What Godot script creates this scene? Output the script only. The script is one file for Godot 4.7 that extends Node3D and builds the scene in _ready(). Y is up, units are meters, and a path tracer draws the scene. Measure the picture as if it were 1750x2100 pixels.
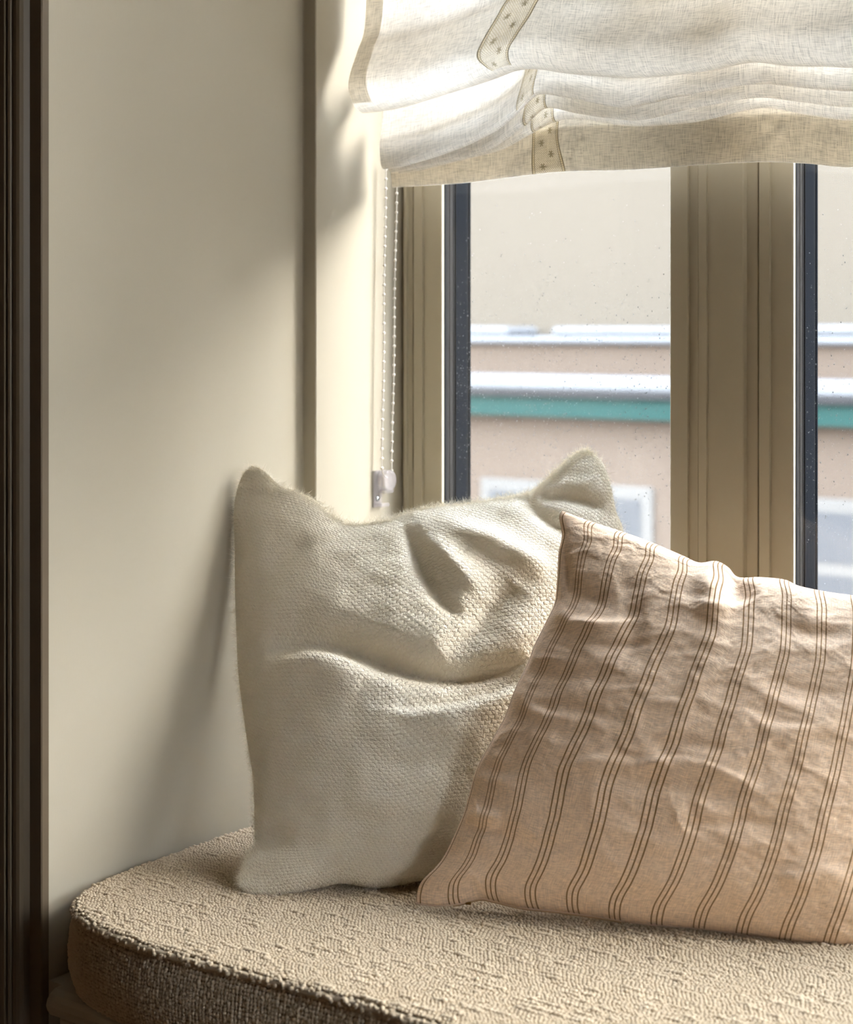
extends Node3D

# ---------------------------------------------------------------- names and metas
var taken := {}

func numbered(called: String) -> String:
	if not taken.has(called):
		taken[called] = 0
		return called
	taken[called] += 1
	return "%s_%03d" % [called, taken[called]]

func tag(o: Node, label := "", category := "", group := "", kind := "") -> Node:
	if label: o.set_meta("label", label)
	if category: o.set_meta("category", category)
	if group: o.set_meta("group", group)
	if kind: o.set_meta("kind", kind)
	return o

func thing(called: String, label: String, category: String, at := Vector3.ZERO, kind := "") -> Node3D:
	var o := Node3D.new()
	o.name = numbered(called)
	add_child(o)
	o.position = at
	tag(o, label, category, "", kind)
	return o

func obj(called: String, mesh: Mesh, m: Material, parent: Node = self) -> MeshInstance3D:
	var o := MeshInstance3D.new()
	o.name = numbered(called) if parent == self else called
	o.mesh = mesh
	o.material_override = m
	o.cast_shadow = GeometryInstance3D.SHADOW_CASTING_SETTING_ON
	parent.add_child(o, true)
	return o

# ---------------------------------------------------------------- shapes
func tri(st: SurfaceTool, a: Vector3, b: Vector3, c: Vector3, away: Vector3) -> void:
	# one triangle wound clockwise seen from the side that «away» points to
	var n := (b - a).cross(c - a)
	st.set_smooth_group(-1)
	if n.dot(away) > 0.0:
		st.add_vertex(a); st.add_vertex(c); st.add_vertex(b)
	else:
		st.add_vertex(a); st.add_vertex(b); st.add_vertex(c)

func quad(st: SurfaceTool, a: Vector3, b: Vector3, c: Vector3, d: Vector3, away: Vector3) -> void:
	tri(st, a, b, c, away)
	tri(st, a, c, d, away)

func new_st() -> SurfaceTool:
	var st := SurfaceTool.new()
	st.begin(Mesh.PRIMITIVE_TRIANGLES)
	return st

func done(st: SurfaceTool) -> ArrayMesh:
	st.generate_normals()
	return st.commit()

# a closed plan outline (x, z) extruded from y0 to y1
func add_extrude(st: SurfaceTool, poly: PackedVector2Array, y0: float, y1: float) -> void:
	var n := poly.size()
	var area := 0.0
	for i in n:
		var p := poly[i]
		var q := poly[(i + 1) % n]
		area += p.x * q.y - q.x * p.y
	for i in n:
		var p := poly[i]
		var q := poly[(i + 1) % n]
		var d := q - p
		var out := Vector3(d.y, 0, -d.x) * signf(area)
		quad(st, Vector3(p.x, y0, p.y), Vector3(q.x, y0, q.y), Vector3(q.x, y1, q.y), Vector3(p.x, y1, p.y), out)
	var ix := Geometry2D.triangulate_polygon(poly)
	for i in range(0, ix.size(), 3):
		var a := poly[ix[i]]
		var b := poly[ix[i + 1]]
		var c := poly[ix[i + 2]]
		tri(st, Vector3(a.x, y1, a.y), Vector3(b.x, y1, b.y), Vector3(c.x, y1, c.y), Vector3.UP)
		tri(st, Vector3(a.x, y0, a.y), Vector3(b.x, y0, b.y), Vector3(c.x, y0, c.y), Vector3.DOWN)

func extrude(poly: PackedVector2Array, y0: float, y1: float) -> ArrayMesh:
	var st := new_st()
	add_extrude(st, poly, y0, y1)
	return done(st)

# a box with chamfered edges
func add_box(st: SurfaceTool, lo: Vector3, hi: Vector3, c := 0.0) -> void:
	var mid := (lo + hi) / 2.0
	var h := (hi - lo) / 2.0
	c = minf(c, minf(h.x, minf(h.y, h.z)) * 0.9)
	for ax in 3:
		var u := (ax + 1) % 3
		var v := (ax + 2) % 3
		for s in [-1.0, 1.0]:
			var pts := []
			for k in [[-1, -1], [1, -1], [1, 1], [-1, 1]]:
				var p := Vector3.ZERO
				p[ax] = s * h[ax]
				p[u] = k[0] * (h[u] - c)
				p[v] = k[1] * (h[v] - c)
				pts.append(mid + p)
			var away := Vector3.ZERO
			away[ax] = s
			quad(st, pts[0], pts[1], pts[2], pts[3], away)
		if c > 0.0:
			for s in [-1.0, 1.0]:
				for r in [-1.0, 1.0]:
					var a := Vector3.ZERO
					a[u] = s * h[u]; a[v] = r * (h[v] - c)
					var b := Vector3.ZERO
					b[u] = s * (h[u] - c); b[v] = r * h[v]
					var e := Vector3.ZERO
					e[ax] = h[ax] - c
					var away := Vector3.ZERO
					away[u] = s; away[v] = r
					quad(st, mid + a - e, mid + a + e, mid + b + e, mid + b - e, away)
	if c > 0.0:
		for sx in [-1.0, 1.0]:
			for sy in [-1.0, 1.0]:
				for sz in [-1.0, 1.0]:
					var s := Vector3(sx, sy, sz)
					tri(st, mid + s * Vector3(h.x, h.y - c, h.z - c), mid + s * Vector3(h.x - c, h.y, h.z - c), mid + s * Vector3(h.x - c, h.y - c, h.z), s)

func box(lo: Vector3, hi: Vector3, c := 0.0) -> ArrayMesh:
	var st := new_st()
	add_box(st, lo, hi, c)
	return done(st)

# a grid of (nu + 1) x (nv + 1) points, normals along dP/du x dP/dv
func grid(nu: int, nv: int, v: PackedVector3Array, uv: PackedVector2Array, flip := false, into: ArrayMesh = null) -> ArrayMesh:
	var n := PackedVector3Array()
	n.resize(v.size())
	var w := nu + 1
	for j in nv + 1:
		var j0 := maxi(j - 1, 0) * w
		var j1 := mini(j + 1, nv) * w
		var jj := j * w
		for i in w:
			var du := v[jj + mini(i + 1, nu)] - v[jj + maxi(i - 1, 0)]
			var dv := v[j1 + i] - v[j0 + i]
			var c := du.cross(dv)
			n[jj + i] = (-c if flip else c).normalized()
	var ix := PackedInt32Array()
	ix.resize(nu * nv * 6)
	var k := 0
	for j in nv:
		for i in nu:
			var a := j * w + i
			var b := a + 1
			var c := a + w + 1
			var d := a + w
			if flip:
				ix[k] = a; ix[k + 1] = b; ix[k + 2] = c; ix[k + 3] = a; ix[k + 4] = c; ix[k + 5] = d
			else:
				ix[k] = a; ix[k + 1] = c; ix[k + 2] = b; ix[k + 3] = a; ix[k + 4] = d; ix[k + 5] = c
			k += 6
	var arr := []
	arr.resize(Mesh.ARRAY_MAX)
	arr[Mesh.ARRAY_VERTEX] = v
	arr[Mesh.ARRAY_NORMAL] = n
	arr[Mesh.ARRAY_TEX_UV] = uv
	arr[Mesh.ARRAY_INDEX] = ix
	var m := into if into else ArrayMesh.new()
	m.add_surface_from_arrays(Mesh.PRIMITIVE_TRIANGLES, arr)
	return m

# a round tube along points
func tube(pts: PackedVector3Array, r: float, sides := 8) -> ArrayMesh:
	var v := PackedVector3Array()
	var uv := PackedVector2Array()
	var n := pts.size()
	var side := Vector3.RIGHT
	for i in n:
		var t := (pts[mini(i + 1, n - 1)] - pts[maxi(i - 1, 0)]).normalized()
		if absf(t.dot(side)) > 0.95:
			side = Vector3.UP if absf(t.y) < 0.9 else Vector3.BACK
		side = (side - t * t.dot(side)).normalized()
		var up := t.cross(side)
		for k in sides + 1:
			var a := TAU * k / sides
			v.append(pts[i] + (side * cos(a) + up * sin(a)) * r)
			uv.append(Vector2(float(k) / sides, float(i) / n))
	return grid(sides, n - 1, v, uv)

# a profile (radius, height) turned about the axis of «xf» (its y)
func lathe(profile: PackedVector2Array, xf: Transform3D, sides := 24) -> ArrayMesh:
	var v := PackedVector3Array()
	var uv := PackedVector2Array()
	for p in profile:
		for k in sides + 1:
			var a := -TAU * k / sides
			v.append(xf * Vector3(p.x * cos(a), p.y, p.x * sin(a)))
			uv.append(Vector2(float(k) / sides, p.y))
	return grid(sides, profile.size() - 1, v, uv)

func smooth(pts: PackedVector2Array, n: int) -> PackedVector2Array:
	# Catmull-Rom through pts, n points evenly spaced along it
	var fine := PackedVector2Array()
	var m := pts.size()
	for i in m - 1:
		var a := pts[maxi(i - 1, 0)]
		var b := pts[i]
		var c := pts[i + 1]
		var d := pts[mini(i + 2, m - 1)]
		for k in 12:
			fine.append(b.cubic_interpolate(c, a, d, k / 12.0))
	fine.append(pts[m - 1])
	var at := PackedFloat32Array([0.0])
	for i in range(1, fine.size()):
		at.append(at[i - 1] + fine[i].distance_to(fine[i - 1]))
	var out := PackedVector2Array()
	var k := 0
	for i in n:
		var want := at[at.size() - 1] * i / (n - 1)
		while k < fine.size() - 2 and at[k + 1] < want:
			k += 1
		out.append(fine[k].lerp(fine[k + 1], clampf((want - at[k]) / maxf(at[k + 1] - at[k], 1e-9), 0, 1)))
	return out

func along(pts: PackedVector2Array, x: float) -> float:
	# y at x on a polyline that runs in x, eased between its points
	var n := pts.size()
	if x <= pts[0].x: return pts[0].y
	for i in n - 1:
		if x <= pts[i + 1].x:
			var t := (x - pts[i].x) / maxf(pts[i + 1].x - pts[i].x, 1e-9)
			return cubic_interpolate(pts[i].y, pts[i + 1].y, pts[maxi(i - 1, 0)].y, pts[mini(i + 2, n - 1)].y, t)
	return pts[n - 1].y

func many(called: String, mesh: Mesh, m: Material, where: Array[Transform3D], parent: Node) -> MultiMeshInstance3D:
	var mm := MultiMesh.new()
	mm.transform_format = MultiMesh.TRANSFORM_3D
	mm.mesh = mesh
	mm.instance_count = where.size()
	for i in where.size():
		mm.set_instance_transform(i, where[i])
	var o := MultiMeshInstance3D.new()
	o.name = called
	o.multimesh = mm
	o.material_override = m
	parent.add_child(o, true)
	o.set_meta("kind", "stuff")
	return o

# ---------------------------------------------------------------- materials
func mat(c: Color, rough := 0.8, spec := 0.3) -> StandardMaterial3D:
	var m := StandardMaterial3D.new()
	m.albedo_color = c
	m.roughness = rough
	m.metallic_specular = spec
	return m

func noise(freq: float, s: int, oct := 3) -> FastNoiseLite:
	var n := FastNoiseLite.new()
	n.noise_type = FastNoiseLite.TYPE_SIMPLEX_SMOOTH
	n.frequency = freq
	n.seed = s
	n.fractal_octaves = oct
	return n

func rgba_texture(w: int, h: int, data: PackedByteArray) -> ImageTexture:
	return ImageTexture.create_from_image(Image.create_from_data(w, h, false, Image.FORMAT_RGBA8, data))

func grey_texture(w: int, h: int, data: PackedByteArray) -> ImageTexture:
	return ImageTexture.create_from_image(Image.create_from_data(w, h, false, Image.FORMAT_L8, data))

var rng := RandomNumberGenerator.new()
var paint: StandardMaterial3D
var frame_paint: StandardMaterial3D
var dark_metal: StandardMaterial3D

# relief of a thick woven yarn: rows of short fat stitches, each row half a stitch on from the last, every stitch
# with its own height, length and slant, and fine hair over all of it
func weave_texture(size: int, across: int, rows: int, jitter: float, hair: float, s: int) -> ImageTexture:
	rng.seed = s
	var lift := PackedFloat32Array()
	var shift := PackedFloat32Array()
	var slant := PackedFloat32Array()
	for i in across * rows:
		lift.append(1.0 - jitter * rng.randf())
		shift.append(rng.randf_range(-0.14, 0.14))
		slant.append(rng.randf_range(-0.12, 0.22))
	var wob := noise(0.03, s + 3, 2).get_seamless_image(size, size).get_data()
	var fib := noise(0.12, s + 1, 3).get_seamless_image(size, size).get_data()
	var d := PackedByteArray()
	d.resize(size * size)
	for y in size:
		for x in size:
			var o := y * size + x
			var w := (wob[o] - 128) / 255.0
			var gy := float(y) * rows / size + w * 0.8
			var j := int(floor(gy))
			var fy := gy - j - 0.5
			var jj := posmod(j, rows)
			var gx := float(x) * across / size + (0.5 if jj % 2 == 1 else 0.0) + w * 0.4
			var i := int(floor(gx))
			var k := jj * across + posmod(i, across)
			var fx := gx - i - 0.5 + shift[k] * (1.0 - absf(gx - i - 0.5) * 2.0)
			var b := fy - slant[k] * fx
			var q := (1.0 - pow(absf(fx) * 2.0, 3.0) * 0.9) * (1.0 - pow(minf(absf(b) * 2.0, 1.0), 2.4) * 0.95)
			d[o] = int(clampf(maxf(q, 0.0) * lift[k] * (1.0 - hair) + fib[o] / 255.0 * hair, 0, 1) * 255.0)
	return grey_texture(size, size, d)

# threads of linen: row and column tones with long slubs, as (albedo, relief)
func linen_threads(size: int, s: int, tone: Callable, relief := true) -> Array:
	rng.seed = s
	var a := noise(0.02, s, 2)
	var row := PackedFloat32Array()
	var col := PackedFloat32Array()
	for i in size:
		row.append(rng.randf())
		col.append(rng.randf())
	var nr := noise(1.0, s + 2, 2)
	var d := PackedByteArray()
	d.resize(size * size * 4)
	var r := PackedByteArray()
	r.resize(size * size)
	for y in size:
		for x in size:
			# long thin streaks both ways
			var h := nr.get_noise_2d(x * 0.012, y * 0.45)
			var v := nr.get_noise_2d(x * 0.45 + 700.0, y * 0.012)
			var g := 0.5 + 0.42 * (h + v) + 0.09 * (row[y] + col[x] - 1.0)
			var c: Color = tone.call(clampf(g, 0, 1), float(x) / size, float(y) / size)
			var k := (y * size + x) * 4
			d[k] = c.r8; d[k + 1] = c.g8; d[k + 2] = c.b8; d[k + 3] = c.a8
			r[y * size + x] = int(clampf(0.5 + 0.4 * (h + v), 0, 1) * 255.0)
	return [rgba_texture(size, size, d), grey_texture(size, size, r) if relief else null]

# ---------------------------------------------------------------- cushions
func table(pts: PackedVector2Array) -> PackedVector2Array:
	return smooth(pts, 257)

func pick(t: PackedVector2Array, s: float) -> Vector2:
	var f := clampf(s, 0, 1) * 256.0
	var i := mini(int(f), 255)
	return t[i].lerp(t[i + 1], f - i)

func crease(pts: Array, amp: float, wl: float, wr: float, power := 1.5) -> Array:
	# a ridge (amp > 0) or valley along pts; wl and wr are its widths to the left and right of its run
	var p := PackedVector2Array(pts)
	var box_ := Rect2(p[0], Vector2.ZERO)
	for q in p:
		box_ = box_.expand(q)
	return [smooth(p, maxi(8, p.size() * 2)), amp, wl, wr, power, box_.grow(maxf(wl, wr) * 2.6)]

func fold_at(p: Vector2, folds: Array) -> float:
	var sum := 0.0
	for f in folds:
		if not f[5].has_point(p):
			continue
		var pts: PackedVector2Array = f[0]
		var reach: float = maxf(f[2], f[3]) * 2.6
		var best := 1e9
		var where := 0.0
		var side := 1.0
		for i in pts.size() - 1:
			var a := pts[i]
			var b := pts[i + 1]
			var ab := b - a
			var t := clampf((p - a).dot(ab) / ab.length_squared(), 0, 1)
			var d := p.distance_squared_to(a + ab * t)
			if d < best:
				best = d
				where = (i + t) / (pts.size() - 1)
				side = ab.cross(p - a)
		best = sqrt(best)
		if best < reach:
			var w: float = f[2] if side > 0.0 else f[3]
			sum += f[1] * exp(-pow(best / w, f[4])) * pow(maxf(sin(PI * clampf(where, 0.02, 0.98)), 0.0), 0.6)
	return sum

# one face of a cushion in its own axes (x across, y up it, z out of it): points and weave coordinates
func cushion_face(nu: int, nv: int, l: PackedVector2Array, r: PackedVector2Array, b: PackedVector2Array, t: PackedVector2Array, thick: Callable, folds: Array, k: float, sign_: float, lumps: FastNoiseLite, lump: float, bow := 0.0, one_sided := false, edge_run := 0.07) -> Array:
	var v := PackedVector3Array()
	var uv := PackedVector2Array()
	# folds on a coarse grid first
	for j in nv + 1:
		var tv := 0.5 - 0.5 * cos(PI * j / nv)
		tv = lerpf(tv, float(j) / nv, 0.55)
		for i in nu + 1:
			var su := 0.5 - 0.5 * cos(PI * i / nu)
			su = lerpf(su, float(i) / nu, 0.55)
			var s := su - k * 4.0 * tv * (1.0 - tv) * sin(TAU * su) * (pow(1.0 - su, 1.5) * 1.5 if one_sided else 1.0)
			var q := tv - k * 4.0 * su * (1.0 - su) * sin(TAU * tv)
			var p := pick(b, s) * (1.0 - q) + pick(t, s) * q + pick(l, q) * (1.0 - s) + pick(r, q) * s
			p -= (b[0] * (1.0 - s) + b[256] * s) * (1.0 - q) + (t[0] * (1.0 - s) + t[256] * s) * q
			var e := 4.0 * s * (1.0 - s) * 4.0 * q * (1.0 - q)
			var h: float = thick.call(s, q)
			if e > 0.0001:
				var edge := minf(1.0, minf(minf(s, 1.0 - s), minf(q, 1.0 - q)) / edge_run)
				h += (fold_at(p, folds) + lumps.get_noise_2d(p.x, p.y * 1.7) * lump) * edge * edge * (3.0 - 2.0 * edge)
			v.append(Vector3(p.x, p.y, h * sign_ - bow * pow(1.0 - s, 2.2) * pow(maxf(sin(PI * q), 0.0), 0.8)))
			uv.append(Vector2(su, 1.0 - tv))
	return [v, uv]

# ---------------------------------------------------------------- the blind
# one gathered layer of the blind: its lower edge as heights over x, and a section of (height over that edge, z)
func blind_point(edge: PackedVector2Array, section: PackedVector2Array, x: float, f: float, out := 0.0) -> Vector3:
	var k := f * (section.size() - 1)
	var i := mini(int(k), section.size() - 2)
	var p := section[i].lerp(section[i + 1], k - i)
	var d := (section[i + 1] - section[i]).normalized()
	var ripple := 0.004 * sin(x * 21.0 + p.x * 9.0) * smoothstep(0.0, 0.05, p.x) + 0.003 * sin(x * 47.0 - p.x * 16.0) * smoothstep(0.0, 0.05, p.x)
	return Vector3(x, along(edge, x) + p.x + d.y * -out * 0.0, p.y + ripple + out)

func blind_layer(edge: PackedVector2Array, section: PackedVector2Array, x0: float, x1: float, nu: int, out := 0.0) -> ArrayMesh:
	var v := PackedVector3Array()
	var uv := PackedVector2Array()
	var n := section.size() - 1
	var run := 0.0
	for j in n + 1:
		if j:
			run += section[j].distance_to(section[j - 1])
		for i in nu + 1:
			var x := lerpf(x0, x1, float(i) / nu)
			v.append(blind_point(edge, section, x, float(j) / n, out))
			uv.append(Vector2(x / 0.32, run / 0.32))
	return grid(nu, n, v, uv)

# a lace ribbon that follows a layer between two leaning edges x(height over the edge)
func lace_strip(edge: PackedVector2Array, section: PackedVector2Array, left: PackedVector2Array, right: PackedVector2Array, from: float, out: float) -> ArrayMesh:
	var v := PackedVector3Array()
	var uv := PackedVector2Array()
	var n := section.size() - 1
	var j0 := int(from * n)
	var run := 0.0
	for j in range(j0, n + 1):
		if j > j0:
			run += section[j].distance_to(section[j - 1])
		for i in 13:
			var x := lerpf(along(left, section[j].x), along(right, section[j].x), i / 12.0)
			v.append(blind_point(edge, section, x, float(j) / n, out))
			uv.append(Vector2(i / 12.0, run / 0.118))
	return grid(12, n - j0, v, uv)

func lace_texture() -> ImageTexture:
	# knotted net with two staggered rows of six-pointed stars between corded edges
	var w := 256
	var h := 640
	var d := PackedByteArray()
	d.resize(w * h * 4)
	var stars := []
	for k in 8:
		stars.append(Vector2(88 if k % 2 == 0 else 168, 40 + k * 80))
	for y in h:
		for x in w:
			var a := 0.0
			var tone := 0.97
			# diamond net of 16 x 16 px
			var p := fposmod((x + y) / 16.0, 1.0)
			var q := fposmod((x - y) / 16.0, 1.0)
			if minf(p, 1.0 - p) < 0.13 or minf(q, 1.0 - q) < 0.13:
				a = 0.6
			if x < 9 or x > w - 10 or (absf(x - 22) < 3) or (absf(x - w + 23) < 3):
				a = 1.0
				tone = 0.62
			elif (x < 22 or x > w - 23) and int(y / 7.0) % 2 == 0:
				a = 0.9
			for s in stars:
				var e: Vector2 = Vector2(x, y) - s
				e.y = fposmod(e.y + h / 2.0, h) - h / 2.0
				var r: float = e.length()
				if r < 26.0:
					var arm: float = absf(cos(3.0 * e.angle()))
					if r < 7.0 + 18.0 * pow(arm, 2.2) and r > 3.0:
						a = 1.0
						tone = 0.66  # dark tone stands for thick thread blocking the light from behind
			var k := (y * w + x) * 4
			var c := int(tone * 255.0)
			d[k] = c; d[k + 1] = int(c * 0.96); d[k + 2] = int(c * 0.85); d[k + 3] = int(a * 255.0)
	return rgba_texture(w, h, d)

# ----------------------------------------------------------------
func _ready() -> void:
	rng.seed = 7
	# camera
	var cam := Camera3D.new()
	cam.name = "camera"
	cam.projection = Camera3D.PROJECTION_FRUSTUM
	cam.near = 0.05
	cam.far = 200.0
	cam.size = 2100.0 / 3513.0 * 0.05
	cam.frustum_offset = Vector2(0, -370.0 / 3513.0 * 0.05)
	cam.position = Vector3(1.3846, 1.096, 1.8245)
	cam.rotation.y = deg_to_rad(36.347)
	var lens := CameraAttributesPhysical.new()
	lens.frustum_focal_length = 50.0
	lens.frustum_focus_distance = 1.9
	lens.exposure_aperture = 4.5
	cam.attributes = lens
	add_child(cam)
	# sky
	var sky_m := ProceduralSkyMaterial.new()
	sky_m.sky_top_color = Color(0.88, 0.93, 1.0)
	sky_m.sky_horizon_color = Color(0.97, 0.96, 0.93)
	sky_m.ground_horizon_color = Color(0.72, 0.70, 0.66)
	sky_m.ground_bottom_color = Color(0.5, 0.48, 0.45)
	sky_m.sky_energy_multiplier = 2.4
	sky_m.ground_energy_multiplier = 1.4
	var sky := Sky.new()
	sky.sky_material = sky_m
	var env := Environment.new()
	env.background_mode = Environment.BG_SKY
	env.sky = sky
	env.tonemap_mode = Environment.TONE_MAPPER_LINEAR
	env.tonemap_exposure = 4.5
	env.sdfgi_enabled = true
	env.ssao_enabled = true
	env.ssil_enabled = true
	var we := WorldEnvironment.new()
	we.name = "sky"
	we.environment = env
	add_child(we)
	# the low sun behind thin cloud, to the right of the house opposite
	var sun := DirectionalLight3D.new()
	sun.name = "sun"
	var az := deg_to_rad(54.0)
	var el := deg_to_rad(28.0)
	var to_sun := Vector3(sin(az) * cos(el), sin(el), -cos(az) * cos(el))
	sun.look_at_from_position(to_sun * 20.0, Vector3.ZERO)
	sun.light_color = Color(1.0, 0.96, 0.89)
	sun.light_energy = 0.6
	sun.light_angular_distance = 26.0
	sun.sky_mode = DirectionalLight3D.SKY_MODE_LIGHT_ONLY
	sun.shadow_enabled = true
	add_child(sun)

	materials()
	shell()
	street()
	window()
	bench()
	blind()
	chain()
	wool_pillow()
	linen_pillow()

var wood_dark: StandardMaterial3D
var linen_blind: StandardMaterial3D

func materials() -> void:
	paint = mat(Color(0.69, 0.655, 0.58), 0.55, 0.35)
	var brush := noise(0.02, 5, 4)
	var bd := PackedByteArray()
	bd.resize(512 * 512)
	for y in 512:
		for x in 512:
			bd[y * 512 + x] = int(clampf(0.5 + 0.3 * brush.get_noise_2d(x * 14.0, y * 0.8) + 0.2 * brush.get_noise_2d(x * 20.0 + 900.0, y * 20.0), 0, 1) * 255)
	paint.heightmap_enabled = true
	paint.heightmap_texture = grey_texture(512, 512, bd)
	paint.heightmap_scale = 0.006
	paint.uv1_triplanar = true
	paint.uv1_world_triplanar = true
	paint.uv1_scale = Vector3.ONE * 6.0
	frame_paint = paint.duplicate()
	frame_paint.albedo_color = Color(0.74, 0.70, 0.61)
	dark_metal = mat(Color(0.085, 0.095, 0.11), 0.7, 0.08)
	wood_dark = mat(Color(0.42, 0.33, 0.24), 0.5, 0.4)

func ext(p: Array) -> PackedVector2Array:
	return PackedVector2Array(p)

func shell() -> void:
	# left reveal: a deeper first part, then the window post that stands 21 mm proud of it
	tag(obj("wall_left", extrude(ext([Vector2(-0.16, 0.5935), Vector2(-0.021, 0.5935), Vector2(-0.021, 0.178), Vector2(-0.0195, 0.177), Vector2(-0.0012, 0.177), Vector2(0, 0.1758), Vector2(0, -0.03), Vector2(-0.16, -0.03)]), 0.0, 2.5), paint), "painted panelled side of the window recess left of the cushions", "wall", "", "structure")
	tag(obj("wall_right", box(Vector3(1.951, 0, -0.03), Vector3(2.10, 2.5, 0.60)), paint), "painted side of the window recess out of view to the right, placed to narrow the side light", "wall", "", "structure")  # out of view, its distance chosen to narrow the side light
	# outer wall under and over the window
	var st := new_st()
	add_box(st, Vector3(-0.16, 0.0, -0.10), Vector3(2.10, 0.70, -0.03))
	add_box(st, Vector3(-0.16, 2.5, -0.10), Vector3(2.10, 2.75, -0.03))
	add_box(st, Vector3(-2.2, 0.0, -0.10), Vector3(-0.16, 2.75, -0.03))
	add_box(st, Vector3(2.10, 0.0, -0.10), Vector3(4.6, 2.75, -0.03))
	tag(obj("wall_back", done(st), paint), "painted wall below and above the window", "wall", "", "structure")
	# front of the recess: room wall with the opening
	st = new_st()
	add_box(st, Vector3(-2.2, 0.0, 0.50), Vector3(-0.16, 2.75, 0.5935))
	add_box(st, Vector3(2.10, 0.0, 0.50), Vector3(4.6, 2.75, 0.5935))
	add_box(st, Vector3(-0.16, 2.5, 0.50), Vector3(2.10, 2.75, 0.5935))
	tag(obj("wall_front", done(st), paint), "room wall round the opening of the window recess", "wall", "", "structure")
	st = new_st()
	add_box(st, Vector3(-2.3, -0.02, -0.10), Vector3(-2.2, 2.75, 4.5))
	add_box(st, Vector3(4.6, -0.02, -0.10), Vector3(4.7, 1.2, 4.5))
	add_box(st, Vector3(4.6, 2.4, -0.10), Vector3(4.7, 2.75, 4.5))
	add_box(st, Vector3(4.6, 1.2, -0.10), Vector3(4.7, 2.4, 0.65))
	add_box(st, Vector3(4.6, 1.2, 1.65), Vector3(4.7, 2.4, 4.5))
	add_box(st, Vector3(-2.3, -0.02, 4.4), Vector3(4.7, 2.75, 4.5))
	var room_m := mat(Color(0.70, 0.61, 0.51), 0.8)  # unseen walls, lightened to bounce more light onto the bench
	tag(obj("wall_room", done(st), room_m), "unseen brown walls of the room behind the camera", "wall", "", "structure")
	var w2 := thing("window_2", "unseen window in the right wall of the room, placed to light the cushion fronts", "window", Vector3.ZERO, "structure")  # out of view, placed to light the cushion fronts from the side
	var wf := new_st()
	for q in [[1.2, 1.26, 0.65, 1.65], [2.34, 2.4, 0.65, 1.65], [1.26, 2.34, 0.65, 0.70], [1.26, 2.34, 1.60, 1.65]]:
		add_box(wf, Vector3(4.62, q[0], q[2]), Vector3(4.68, q[1], q[3]))
	obj("frame", done(wf), paint, w2)
	var clear_pane := mat(Color(0.10, 0.11, 0.11, 0.04), 0.0, 0.5)
	clear_pane.transparency = BaseMaterial3D.TRANSPARENCY_ALPHA
	obj("pane", box(Vector3(4.648, 1.26, 0.70), Vector3(4.652, 2.34, 1.60)), clear_pane, w2)
	tag(obj("ceiling", box(Vector3(-2.3, 2.75, -0.12), Vector3(4.7, 2.85, 4.5)), mat(Color(0.55, 0.5, 0.43), 0.9)), "ceiling of the room", "ceiling", "", "structure")
	tag(obj("trim_1", box(Vector3(-0.16, 2.5, -0.03), Vector3(2.10, 2.6, 0.5)), paint), "painted head of the window recess", "trim", "", "structure")
	tag(obj("floor", box(Vector3(-2.3, -0.1, -0.12), Vector3(4.7, 0.0, 4.5)), wood_dark), "dark wooden floor", "floor", "", "structure")
	var casing_m := mat(Color(0.39, 0.34, 0.27), 0.45, 0.4)  # darker taupe than the recess paint
	# moulded casing at the left, from its inner arris outwards
	tag(obj("trim_2", extrude(ext([Vector2(-0.021, 0.5935), Vector2(-0.021, 0.602), Vector2(-0.022, 0.6035), Vector2(-0.0395, 0.6035), Vector2(-0.0405, 0.606), Vector2(-0.042, 0.610), Vector2(-0.0445, 0.6135), Vector2(-0.048, 0.615), Vector2(-0.053, 0.615), Vector2(-0.0535, 0.613), Vector2(-0.0545, 0.613), Vector2(-0.0555, 0.617), Vector2(-0.0575, 0.618), Vector2(-0.0595, 0.617), Vector2(-0.060, 0.614), Vector2(-0.061, 0.614), Vector2(-0.0615, 0.620), Vector2(-0.093, 0.620), Vector2(-0.0945, 0.623), Vector2(-0.12, 0.626), Vector2(-0.122, 0.5935)]), 0.0, 2.4), casing_m), "moulded casing at the left edge of the window recess, darker taupe than the walls", "casing", "", "structure")

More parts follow.
